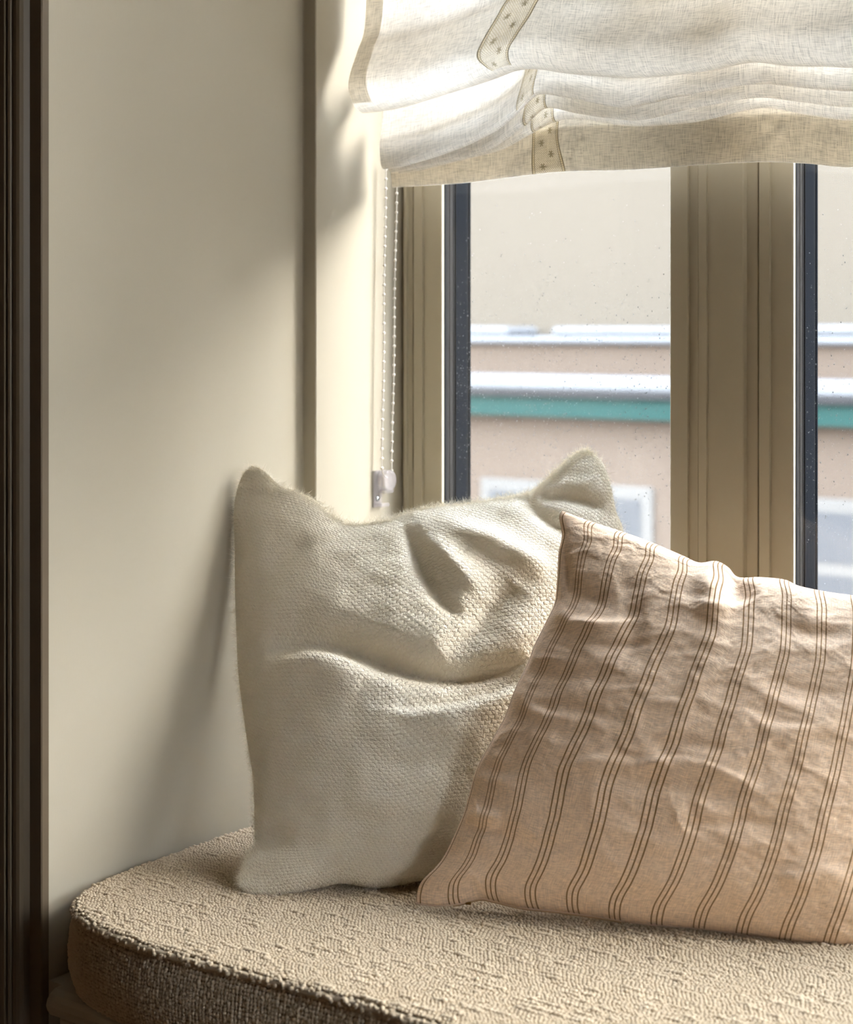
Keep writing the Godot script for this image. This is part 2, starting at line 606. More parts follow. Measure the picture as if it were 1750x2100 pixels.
func street() -> void:
	var tan_wall := mat(Color(0.311, 0.271, 0.234), 0.9)
	var cream := mat(Color(0.317, 0.293, 0.255), 0.9)
	var white := mat(Color(0.372, 0.379, 0.387), 0.8)
	var zinc := mat(Color(0.152, 0.152, 0.156), 0.5)
	var teal := mat(Color(0.046, 0.190, 0.174), 0.6)
	var frame := mat(Color(0.342, 0.334, 0.319), 0.7)
	var glass := mat(Color(0.261, 0.265, 0.270), 0.35, 0.2)  # pale tone stands for sky mirrored in the panes
	var b := thing("building", "tan rendered house across the street with white ledges and a teal gutter, its added right wing out of view blocking low sky", "building", Vector3(-5.0, -4.0, -9.0))
	var y0 := 4.0
	obj("wall", box(Vector3(-9.0, 0, -6.0), Vector3(12.5, y0 + 0.80, 0)), tan_wall, b)
	obj("wall", box(Vector3(-9.0, y0 + 1.0, -6.0), Vector3(12.5, y0 + 9.0, -0.5)), cream, b)  # height and far end are out of view, chosen to hold back sky light
	obj("wall", box(Vector3(12.5, 0, -6.0), Vector3(21.0, y0 + 6.0, -0.2)), cream, b)  # added wing, out of view, to block low sky
	obj("band", box(Vector3(-9.0, y0 + 0.80, -6.0), Vector3(12.5, y0 + 1.005, -0.02)), tan_wall, b)
	# upper sill with lumps of snow
	var sill := obj("sill", box(Vector3(-9.0, y0 + 1.005, -0.5), Vector3(12.5, y0 + 1.06, 0.05), 0.02), white, b)
	rng.seed = 31
	var st := new_st()
	for k in 9:
		var x := -8.0 + k * 1.62 + rng.randf() * 0.4
		var wdt := 0.5 + rng.randf() * 0.5
		var v := PackedVector2Array()
		add_box(st, Vector3(x - wdt, y0 + 1.06, -0.45), Vector3(x + wdt, y0 + 1.10 + rng.randf() * 0.04, 0.02), 0.03)
	obj("snow", done(st), white, sill)
	var ledge := obj("ledge", box(Vector3(-9.0, y0 + 0.665, 0.0), Vector3(12.5, y0 + 0.775, 0.22), 0.02), white, b)
	obj("gutter", box(Vector3(-9.0, y0 + 0.615, 0.0), Vector3(12.5, y0 + 0.665, 0.20), 0.01), zinc, ledge)
	obj("fascia", box(Vector3(-9.0, y0 + 0.47, 0.0), Vector3(12.5, y0 + 0.615, 0.15)), teal, b)
	# windows below
	for xs in [[-1.05, 0.44], [1.46, 3.02], [-3.9, -2.3]]:
		var w := obj("window", box(Vector3(xs[0], y0 - 1.75, -0.02), Vector3(xs[1], y0 - 0.02, 0.03), 0.01), frame, b)
		var wd: float = xs[1] - xs[0]
		for c in 3:
			for r in 4:
				var x: float = xs[0] + 0.09 + c * (wd - 0.09) / 3.0
				var top: float = y0 - 0.11 - r * 0.42
				obj("pane", box(Vector3(x, top - 0.34, 0.025), Vector3(x + (wd - 0.09) / 3.0 - 0.09, top, 0.034)), glass, w)
		obj("sill", box(Vector3(xs[0] - 0.08, y0 - 1.83, 0.0), Vector3(xs[1] + 0.08, y0 - 1.75, 0.10), 0.01), white, w)
	tag(obj("ground", box(Vector3(-30, -4.3, -30), Vector3(30, -4.0, -0.2)), mat(Color(0.55, 0.54, 0.53), 0.9)), "pale wet street below the window", "street", "", "structure")

func window() -> void:
	var w := thing("window_1", "painted casement window with dark outer frames and a wide mullion", "window", Vector3.ZERO, "structure")
	var y0 := 0.70
	var y1 := 2.5
	# left jamb bead, then the left sash stile with its stepped face (x, z)
	obj("jamb", extrude(ext([Vector2(-0.03, -0.03), Vector2(-0.03, -0.004), Vector2(0.0049, -0.004), Vector2(0.0052, 0.002), Vector2(0.0075, 0.003), Vector2(0.0105, 0.002), Vector2(0.0115, -0.001), Vector2(0.0180, -0.001), Vector2(0.0194, -0.003), Vector2(0.0194, -0.03)]), y0, y1), frame_paint, w)
	var gap_m := mat(Color(0.16, 0.13, 0.09), 0.9)  # dark strips stand for the shade inside the sash grooves
	obj("gap_shade", extrude(ext([Vector2(0.0190, -0.03), Vector2(0.0190, -0.016), Vector2(0.0225, -0.016), Vector2(0.0225, -0.03)]), y0, y1), gap_m, w)
	var pane := mat(Color(0.10, 0.11, 0.11, 0.03), 0.0, 0.25)
	pane.transparency = BaseMaterial3D.TRANSPARENCY_ALPHA
	var seal := mat(Color(0.03, 0.035, 0.045), 0.5)
	var spacer := mat(Color(0.20, 0.195, 0.19), 0.6, 0.1)
	var mesh_m := screen_material()
	# three casements: inner edge of the left stile, inner edge of the right stile
	for c in 4:  # the right-hand ones are out of view, unblinded to light the cushions
		var a := 0.0660 + 0.4962 * c
		var b := 0.4044 + 0.4962 * c
		var xo := a - (0.0439 if c == 0 else 0.0417)
		var xe := b + 0.0376
		var k: float = (a - xo) / 0.0439
		var sash := obj("sash", extrude(ext([Vector2(xo, -0.028), Vector2(xo, 0.001), Vector2(xo + 0.0006, 0.002), Vector2(xo + 0.0140 * k, 0.002), Vector2(xo + 0.0146 * k, -0.0015), Vector2(a - 0.0020, -0.0015), Vector2(a - 0.0004, -0.0022), Vector2(a - 0.0002, -0.0064), Vector2(a - 0.006, -0.0066), Vector2(a - 0.006, -0.028)]), y0, y1), frame_paint, w)
		obj("stile", extrude(ext([Vector2(b, -0.0066), Vector2(b, -0.001), Vector2(b + 0.0012, 0.002), Vector2(b + 0.0022, 0.003), Vector2(b + 0.0247, 0.003), Vector2(b + 0.0252, -0.0005), Vector2(xe - 0.001, -0.0005), Vector2(xe, -0.0015), Vector2(xe, -0.028), Vector2(b + 0.006, -0.028), Vector2(b + 0.006, -0.0066)]), y0, y1), frame_paint, sash)
		obj("rail", box(Vector3(a, y0, -0.028), Vector3(b, y0 + 0.06, -0.002), 0.002), frame_paint, sash)
		obj("rail", box(Vector3(a, y1 - 0.06, -0.028), Vector3(b, y1, -0.002), 0.002), frame_paint, sash)
		obj("pane", box(Vector3(a - 0.004, y0 + 0.05, -0.0124), Vector3(b + 0.004, y1 - 0.05, -0.0120)), pane, w)
		for s in ([0, 1] if c < 2 else []):
			var e: float = a if s == 0 else b
			var o: float = -1.0 if s == 0 else 1.0
			var px := func(x: float, z: float): return Vector2(e + o * x, z)
			obj("seal", extrude(ext([px.call(0.0006, -0.0066), px.call(0.0006, -0.0125), px.call(0.006, -0.0125), px.call(0.006, -0.0066)]), y0 + 0.05, y1 - 0.05), seal, w)
			obj("spacer_bar", extrude(ext([px.call(0.0012, -0.0125), px.call(0.0012, -0.0200), px.call(0.0005, -0.0204), px.call(0.0005, -0.0212), px.call(0.0012, -0.0216), px.call(0.0012, -0.0290), px.call(0.006, -0.0290), px.call(0.006, -0.0125)]), y0 + 0.05, y1 - 0.05), spacer, w)
			obj("seal", extrude(ext([px.call(0.0008, -0.0290), px.call(0.0008, -0.0325), px.call(-0.0003, -0.0328), px.call(-0.0003, -0.0337), px.call(0.0008, -0.0340), px.call(0.006, -0.0340), px.call(0.006, -0.0290)]), y0 + 0.05, y1 - 0.05), seal, w)
			obj("outer_frame", extrude(ext([px.call(-0.0002, -0.0340), px.call(-0.0002, -0.0620), px.call(-0.0014, -0.0628), px.call(-0.0014, -0.0660), px.call(0.020, -0.0660), px.call(0.020, -0.0282), px.call(0.0062, -0.0282), px.call(0.0062, -0.0340)]), y0, y1), dark_metal, w)
		var st := new_st()
		add_box(st, Vector3(a - 0.02, y0, -0.066), Vector3(b + 0.02, y0 + 0.055, -0.028))
		add_box(st, Vector3(a - 0.02, y1 - 0.055, -0.066), Vector3(b + 0.02, y1, -0.028))
		obj("outer_rail", done(st), dark_metal, w)
		var net := PackedVector3Array([Vector3(a + 0.001, y0 + 0.05, -0.0655), Vector3(b - 0.001, y0 + 0.05, -0.0655), Vector3(a + 0.001, y1 - 0.05, -0.0655), Vector3(b - 0.001, y1 - 0.05, -0.0655)])
		var uv := PackedVector2Array([Vector2(0, 0), Vector2((b - a) / 0.0096, 0), Vector2(0, (y1 - y0 - 0.1) / 0.0096), Vector2((b - a) / 0.0096, (y1 - y0 - 0.1) / 0.0096)])
		obj("insect_screen", grid(1, 1, net, uv), mesh_m, w)
		if c < 3:
			# mullion between the casements
			var m := 0.4435 + 0.4962 * c
			obj("gap_shade", extrude(ext([Vector2(m - 0.003, -0.03), Vector2(m - 0.003, -0.016), Vector2(m + 0.002, -0.016), Vector2(m + 0.002, -0.03)]), y0, y1), gap_m, w)
			obj("mullion", extrude(ext([Vector2(m, -0.03), Vector2(m, 0.003), Vector2(m + 0.0006, 0.004), Vector2(m + 0.0108, 0.004), Vector2(m + 0.0114, 0.0018), Vector2(m + 0.0346, 0.0018), Vector2(m + 0.0348, -0.001), Vector2(m + 0.0353, -0.001), Vector2(m + 0.0355, 0.004), Vector2(m + 0.0575, 0.004), Vector2(m + 0.0586, 0.003), Vector2(m + 0.0602, -0.002), Vector2(m + 0.0733, -0.002), Vector2(m + 0.0738, -0.003), Vector2(m + 0.0738, -0.03)]), y0, y1), frame_paint, w)
			obj("gap_shade", extrude(ext([Vector2(m + 0.072, -0.03), Vector2(m + 0.072, -0.016), Vector2(m + 0.078, -0.016), Vector2(m + 0.078, -0.03)]), y0, y1), gap_m, w)
			obj("outer_post", box(Vector3(m - 0.02, y0, -0.072), Vector3(m + 0.10, y1, -0.03)), dark_metal, w)
	obj("jamb", box(Vector3(1.9216, y0, -0.03), Vector3(1.951, y1, 0.002), 0.001), frame_paint, w)
	obj("sill", box(Vector3(-0.02, y0 - 0.03, -0.03), Vector3(1.951, y0, 0.03), 0.004), frame_paint, w)
	# rain specks on the inner side of the outer glass
	rng.seed = 11
	var drop := SphereMesh.new()
	drop.radius = 1.0
	drop.height = 2.0
	drop.radial_segments = 8
	drop.rings = 4
	var where: Array[Transform3D] = []
	for k in 5200:
		var c := 0 if rng.randf() < 0.6 else 1
		var x: float = rng.randf_range([0.068, 0.5642][c], [0.4024, 0.8986][c])
		var y := clampf(rng.randfn(1.0, 0.10), 0.75, 1.32)
		var r := 0.00028 + 0.0006 * pow(rng.randf(), 3.0)
		where.append(Transform3D(Basis.from_scale(Vector3(r, r * 1.25, r * 0.4)), Vector3(x, y, -0.0324)))
	var wet := mat(Color(0.66, 0.67, 0.67, 0.6), 0.3, 0.4)
	wet.transparency = BaseMaterial3D.TRANSPARENCY_ALPHA
	obj("pane", box(Vector3(0.064, y0 + 0.05, -0.0330), Vector3(0.406, y1 - 0.05, -0.0326)), pane, w)
	obj("pane", box(Vector3(0.560, y0 + 0.05, -0.0330), Vector3(0.9026, y1 - 0.05, -0.0326)), pane, w)
	many("rain_specks", drop, wet, where, w)

func screen_material() -> StandardMaterial3D:
	var d := PackedByteArray()
	d.resize(64 * 64 * 4)
	for y in 64:
		for x in 64:
			var on := (x % 8) < 2 or (y % 8) < 2
			var k := (y * 64 + x) * 4
			d[k] = 118; d[k + 1] = 118; d[k + 2] = 120; d[k + 3] = 175 if on else 0
	var m := mat(Color.WHITE, 0.6)
	m.albedo_texture = rgba_texture(64, 64, d)
	m.transparency = BaseMaterial3D.TRANSPARENCY_ALPHA
	return m

func bench() -> void:
	var b := thing("window_bench", "painted built-in window bench under the nubby seat cushion", "bench", Vector3(0.7, 0, 0.3))
	var o := -b.position
	# top board with a rounded nosing
	var sec := PackedVector2Array([Vector2(0.5935, 0.375), Vector2(0.596, 0.375), Vector2(0.603, 0.3755), Vector2(0.610, 0.379), Vector2(0.614, 0.385), Vector2(0.6155, 0.390), Vector2(0.614, 0.396), Vector2(0.610, 0.401), Vector2(0.603, 0.4045), Vector2(0.596, 0.405), Vector2(0.5935, 0.405)])
	var st := new_st()
	for i in sec.size():
		var p := sec[i]
		var q := sec[(i + 1) % sec.size()]
		var away := Vector3(0, -(q.x - p.x), q.y - p.y)
		quad(st, Vector3(0.0, p.y, p.x) + o, Vector3(1.951, p.y, p.x) + o, Vector3(1.951, q.y, q.x) + o, Vector3(0.0, q.y, q.x) + o, away)
	var fan := PackedVector3Array()
	for p in sec:
		fan.append(Vector3(0.0, p.y, p.x) + o)
	for i in range(1, fan.size() - 1):
		tri(st, fan[0], fan[i], fan[i + 1], Vector3.LEFT)
	obj("nosing", done(st), paint, b)
	obj("seat_board", box(Vector3(-0.021, 0.375, -0.03) + o, Vector3(1.951, 0.405, 0.5935) + o), paint, b)
	obj("front_panel", box(Vector3(0.0, 0.0, 0.56) + o, Vector3(1.951, 0.375, 0.585) + o), paint, b)
	obj("cove_moulding", box(Vector3(0.0, 0.362, 0.585) + o, Vector3(1.951, 0.375, 0.600) + o, 0.004), paint, b)

	# ---- the seat cushion: plan outline, from the back left corner round the front
	var c := thing("seat_cushion", "long cream nubby boucle seat cushion with a welted edge on the window bench", "cushion", Vector3(0.7, 0.405, 0.3))
	o = -c.position
	var plan := smooth(ext([Vector2(-0.0105, 0.012), Vector2(-0.0105, 0.20), Vector2(-0.0105, 0.43), Vector2(-0.005, 0.52), Vector2(0.010, 0.575), Vector2(0.034, 0.607), Vector2(0.080, 0.628), Vector2(0.17, 0.641), Vector2(0.266, 0.638), Vector2(0.35, 0.631), Vector2(0.5155, 0.627), Vector2(0.9, 0.627), Vector2(1.475, 0.627), Vector2(1.935, 0.627)]), 300)
	var ring := PackedVector2Array(plan)
	ring.append(Vector2(1.935, 0.012))
	var core := mat(Color(0.56, 0.49, 0.39), 0.95, 0.1)  # kept darker than the yarn to deepen the gaps between loops
	var yarn := mat(Color(0.775, 0.705, 0.60), 0.95, 0.15)
	yarn.rim_enabled = true
	yarn.rim = 0.3
	# side: profile of (inset, y)
	var prof := [Vector2(0.010, 0.406), Vector2(0.003, 0.412), Vector2(-0.004, 0.435), Vector2(-0.005, 0.455), Vector2(-0.002, 0.478), Vector2(0.002, 0.490), Vector2(0.006, 0.4955), Vector2(0.014, 0.4975), Vector2(0.03, 0.4985)]
	var n := ring.size()
	var nrm := PackedVector2Array()
	for i in n:
		var d := ring[mini(i + 1, n - 1)] - ring[maxi(i - 1, 0)]
		nrm.append(Vector2(-d.y, d.x).normalized())
	var v := PackedVector3Array()
	var uv := PackedVector2Array()
	for p in prof:
		for i in n:
			var e: Vector2 = ring[i] - nrm[i] * p.x
			v.append(Vector3(e.x, p.y, e.y) + o)
			uv.append(Vector2(i, p.y))
	var body := grid(n - 1, prof.size() - 1, v, uv)
	st = SurfaceTool.new()
	st.create_from(body, 0)
	var m := st.commit()
	var cap := PackedVector2Array()
	for i in n:
		cap.append(ring[i] - nrm[i] * 0.03)
	var st2 := new_st()
	var ix := Geometry2D.triangulate_polygon(cap)
	for k in range(0, ix.size(), 3):
		var a := cap[ix[k]]
		var b2 := cap[ix[k + 1]]
		var d := cap[ix[k + 2]]
		tri(st2, Vector3(a.x, 0.4985, a.y) + o, Vector3(b2.x, 0.4985, b2.y) + o, Vector3(d.x, 0.4985, d.y) + o, Vector3.UP)
		tri(st2, Vector3(a.x, 0.4062, a.y) + o, Vector3(b2.x, 0.4062, b2.y) + o, Vector3(d.x, 0.4062, d.y) + o, Vector3.DOWN)
	st2.generate_normals()
	st2.commit(m)
	obj("cover", m, core, c)
	# piping along the upper edge
	var wl := PackedVector3Array()
	for i in plan.size():
		var e := plan[i] - nrm[i] * 0.0005
		wl.append(Vector3(e.x, 0.4935, e.y) + o)
	obj("piping", tube(wl, 0.0038, 8), yarn, c)
	# yarn loops: rows that run along the front
	var nub := SphereMesh.new()
	nub.radius = 1.0
	nub.height = 2.0
	nub.radial_segments = 8
	nub.rings = 5
	var where: Array[Transform3D] = []
	rng.seed = 77
	var big := noise(6.0, 3, 2)
	var tuft := noise(22.0, 9, 2)
	var z := 0.014
	while z < 0.645:
		var x := -0.012 + rng.randf() * 0.003
		while x < 1.10:
			# inside the outline?
			var zz := z + rng.randf_range(-0.0006, 0.0006)
			var inside := zz < along_front(plan, x) - 0.002 and x > left_of(plan, zz) + 0.001
			if inside:
				var s := 0.0019 + 0.0004 * rng.randf()
				# slubs: runs of thicker yarn along a row
				var slub := tuft.get_noise_2d(x * 0.7, z * 9.0)
				if slub > 0.42:
					s *= 1.15 + 0.4 * rng.randf()
				var bs := Basis.from_euler(Vector3(rng.randf_range(-0.35, 0.35), rng.randf_range(-0.6, 0.6), rng.randf_range(-0.35, 0.35))) * Basis.from_scale(Vector3(s * 1.15, s * 0.95, s))
				where.append(Transform3D(bs, Vector3(x, 0.4985 + 0.0006 * big.get_noise_2d(x, z) + rng.randf_range(-0.0005, 0.0004) + (0.0005 if slub > 0.42 else 0.0), zz) + o))
			x += 0.0041 + rng.randf() * 0.0006
		z += 0.0039
	# the front border
	var run := 0.0
	var y := 0.409
	while y < 0.491:
		for i in range(0, n - 1):
			if ring[i].x > 1.1 or ring[i].y < 0.3 and ring[i].x > 0.5:
				continue
			var seg := ring[i].distance_to(ring[i + 1])
			var k := 0.0
			while k < seg:
				var e := ring[i].lerp(ring[i + 1], k / seg)
				var inset := 0.010
				for q in prof.size() - 1:
					if y >= prof[q].y and y <= prof[q + 1].y:
						inset = lerpf(prof[q].x, prof[q + 1].x, (y - prof[q].y) / (prof[q + 1].y - prof[q].y))
				var s := 0.0019 + 0.0005 * rng.randf()
				e -= nrm[i] * (inset + rng.randf_range(-0.0004, 0.0006))
				where.append(Transform3D(Basis.from_euler(Vector3(rng.randf_range(-0.4, 0.4), rng.randf() * 3.0, rng.randf_range(-0.4, 0.4))) * Basis.from_scale(Vector3(s, s * 1.1, s)), Vector3(e.x, y + rng.randf_range(-0.0006, 0.0006), e.y) + o))
				k += 0.0036 + rng.randf() * 0.001
		y += 0.0036
	# loops over the piping
	for i in range(0, plan.size() - 1):
		if plan[i].x > 1.1:
			continue
		var seg := plan[i].distance_to(plan[i + 1])
		for k in int(seg / 0.0022) + 1:
			var e := plan[i].lerp(plan[i + 1], rng.randf()) - nrm[i] * 0.0005
			var a := rng.randf_range(-0.6, 2.4)
			var s := 0.0015 + 0.0009 * pow(rng.randf(), 2.0)
			e += nrm[i] * cos(a) * 0.0036
			where.append(Transform3D(Basis.from_euler(Vector3(rng.randf(), rng.randf() * 3.0, rng.randf())) * Basis.from_scale(Vector3(s * 1.3, s, s)), Vector3(e.x, 0.4935 + sin(a) * 0.0036, e.y) + o))
	many("boucle_loops", nub, yarn, where, c)

func along_front(plan: PackedVector2Array, x: float) -> float:
	# z of the front edge at x
	for i in range(plan.size() - 1, 0, -1):
		if plan[i - 1].x <= x and plan[i].x >= x:
			return lerpf(plan[i - 1].y, plan[i].y, (x - plan[i - 1].x) / maxf(plan[i].x - plan[i - 1].x, 1e-6))
	return plan[0].y if x < plan[0].x else 0.627

func left_of(plan: PackedVector2Array, z: float) -> float:
	for i in plan.size() - 1:
		if plan[i].y <= z and plan[i + 1].y >= z:
			return lerpf(plan[i].x, plan[i + 1].x, (z - plan[i].y) / maxf(plan[i + 1].y - plan[i].y, 1e-6))
	return 0.17

func blind() -> void:
	var b := thing("roman_blind", "sheer off-white linen blind gathered in soft folds with lace bands across the window top", "blind")
	var t := linen_threads(1024, 41, func(g: float, _x: float, _y: float):
		var k := 0.80 + 0.20 * smoothstep(0.15, 0.6, g)
		return Color(0.955 * k, 0.945 * k, 0.925 * k, 0.94))
	linen_blind = mat(Color.WHITE, 0.9, 0.1)
	linen_blind.albedo_texture = t[0]
	linen_blind.heightmap_enabled = true
	linen_blind.heightmap_texture = t[1]
	linen_blind.heightmap_scale = 0.02
	linen_blind.backlight_enabled = true
	linen_blind.backlight = Color(1.05, 1.03, 0.99)
	var lace := mat(Color.WHITE, 0.9, 0.1)
	lace.albedo_texture = lace_texture()
	lace.transparency = BaseMaterial3D.TRANSPARENCY_ALPHA
	lace.backlight_enabled = true
	lace.backlight = Color(1.2, 1.18, 1.12)
	var e1 := ext([Vector2(0.0344, 1.3751), Vector2(0.0695, 1.3761), Vector2(0.1153, 1.3822), Vector2(0.1526, 1.3888), Vector2(0.1963, 1.3958), Vector2(0.2249, 1.4015), Vector2(0.2530, 1.4078), Vector2(0.2840, 1.4073), Vector2(0.3279, 1.3981), Vector2(0.3740, 1.3906), Vector2(0.4188, 1.3850), Vector2(0.4685, 1.3839), Vector2(0.5167, 1.3855), Vector2(0.5636, 1.3891), Vector2(0.6034, 1.3818), Vector2(0.6477, 1.3771), Vector2(0.6855, 1.3737), Vector2(0.9, 1.386), Vector2(1.12, 1.404), Vector2(1.42, 1.375)])
	var e2 := ext([Vector2(0.0486, 1.3035), Vector2(0.0951, 1.3088), Vector2(0.1701, 1.3243), Vector2(0.2136, 1.3393), Vector2(0.2421, 1.3550), Vector2(0.2700, 1.3763), Vector2(0.2839, 1.3792), Vector2(0.3314, 1.3690), Vector2(0.3776, 1.3579), Vector2(0.4034, 1.3548), Vector2(0.4725, 1.3626), Vector2(0.5622, 1.3676), Vector2(0.6193, 1.3585), Vector2(0.6744, 1.3507), Vector2(0.9, 1.352), Vector2(1.12, 1.378), Vector2(1.42, 1.305)])
	var e3 := ext([Vector2(0.0457, 1.3004), Vector2(0.1229, 1.3071), Vector2(0.1969, 1.3196), Vector2(0.2505, 1.3457), Vector2(0.2784, 1.3642), Vector2(0.3228, 1.3550), Vector2(0.3694, 1.3458), Vector2(0.4083, 1.3407), Vector2(0.4651, 1.3476), Vector2(0.5555, 1.3547), Vector2(0.6131, 1.3447), Vector2(0.6686, 1.3356), Vector2(0.9, 1.34), Vector2(1.12, 1.364), Vector2(1.42, 1.302)])
	var e4 := ext([Vector2(0.0507, 1.2991), Vector2(0.1518, 1.3113), Vector2(0.2105, 1.3210), Vector2(0.2532, 1.3378), Vector2(0.2847, 1.3486), Vector2(0.3155, 1.3498), Vector2(0.3886, 1.3365), Vector2(0.4712, 1.3350), Vector2(0.5557, 1.3446), Vector2(0.6134, 1.3322), Vector2(0.6637, 1.3232), Vector2(0.9, 1.33), Vector2(1.12, 1.35), Vector2(1.42, 1.30)])
	var e5 := ext([Vector2(0.0297, 1.2835), Vector2(0.1420, 1.2835), Vector2(0.2513, 1.2886), Vector2(0.3001, 1.2894), Vector2(0.3807, 1.2867), Vector2(0.4825, 1.2871), Vector2(0.5491, 1.2860), Vector2(0.6016, 1.2813), Vector2(0.6579, 1.2738), Vector2(0.9, 1.28), Vector2(1.12, 1.29), Vector2(1.42, 1.283)])
	# sections of (height over the lower edge, z)
	var s1 := smooth(ext([Vector2(0.055, 0.076), Vector2(0.022, 0.086), Vector2(0.004, 0.099), Vector2(0.0, 0.112), Vector2(0.004, 0.1255), Vector2(0.013, 0.1345), Vector2(0.030, 0.1390), Vector2(0.052, 0.132), Vector2(0.078, 0.120), Vector2(0.115, 0.106), Vector2(0.22, 0.104)]), 100)
	var whole := PackedVector2Array(s1)
	whole.append_array(smooth(ext([Vector2(0.24, 0.1035), Vector2(0.45, 0.085), Vector2(1.06, 0.060)]), 12))
	obj("front_panel", blind_layer(e1, whole, 0.024, 1.0, 160), linen_blind, b)
	var hem := obj("side_hem", blind_layer(e1, s1.slice(30), 0.0245, 0.055, 8, -0.0012), linen_blind, b)
	var zs := [0.094, 0.081, 0.069]
	var es := [e2, e3, e4]
	for k in 3:
		var zb: float = zs[k]
		var s := smooth(ext([Vector2(0.022, zb - 0.006), Vector2(0.009, zb - 0.006), Vector2(0.0012, zb - 0.003), Vector2(0.0, zb), Vector2(0.002, zb + 0.0035), Vector2(0.010, zb + 0.006), Vector2(0.03, zb + 0.004), Vector2(0.05, zb - 0.002), Vector2([0.11, 0.045, 0.04][k] + 0.012, zb - 0.010)]), 60)
		obj("fold", blind_layer(es[k], s, [0.043, 0.0445, 0.050][k], 0.995, 160), linen_blind, b)
		var lx: Array = [[0.2490, 0.2560, 0.2740, 0.2800], [0.2500, 0.2540, 0.2840, 0.2840], [0.2545, 0.2560, 0.2880, 0.2880]][k]
		tag(obj("lace_band", lace_strip(es[k], s, ext([Vector2(0, lx[0]), Vector2(0.03, lx[1])]), ext([Vector2(0, lx[2]), Vector2(0.03, lx[3])]), 0.2, 0.0016), lace, b), "knotted cream lace band with small stars")
	var s5 := smooth(ext([Vector2(0.0, 0.058), Vector2(0.02, 0.0595), Vector2(0.05, 0.058), Vector2(0.085, 0.054)]), 30)
	obj("bottom_panel", blind_layer(e5, s5, 0.0290, 1.0, 160), linen_blind, b)
	obj("hem", blind_layer(e5, s5.slice(0, 26), 0.0292, 1.0, 100, -0.0015), linen_blind, b)
	obj("hem", blind_layer(e5, s5.slice(0, 20), 0.0294, 1.0, 100, -0.003), linen_blind, b)  # extra layer put behind to darken the bottom panel
	tag(obj("lace_band", lace_strip(e5, s5, ext([Vector2(0, 0.2465), Vector2(0.045, 0.2432)]), ext([Vector2(0, 0.2945), Vector2(0.045, 0.2843)]), 0.0, 0.0016), lace, b), "knotted cream lace band with small stars")
	tag(obj("lace_band", lace_strip(e1, s1, ext([Vector2(0.0, 0.236), Vector2(0.008, 0.2297), Vector2(0.022, 0.2190), Vector2(0.036, 0.2204), Vector2(0.064, 0.2332), Vector2(0.092, 0.2481), Vector2(0.2, 0.272), Vector2(0.8, 0.29)]), ext([Vector2(0.0, 0.2614), Vector2(0.018, 0.2635), Vector2(0.034, 0.2753), Vector2(0.058, 0.2891), Vector2(0.086, 0.2994), Vector2(0.2, 0.322), Vector2(0.8, 0.34)]), 0.28, 0.002), lace, b), "knotted cream lace band with small stars")
	obj("headrail", box(Vector3(0.02, 2.43, 0.03), Vector3(1.01, 2.46, 0.065), 0.003), paint, b)

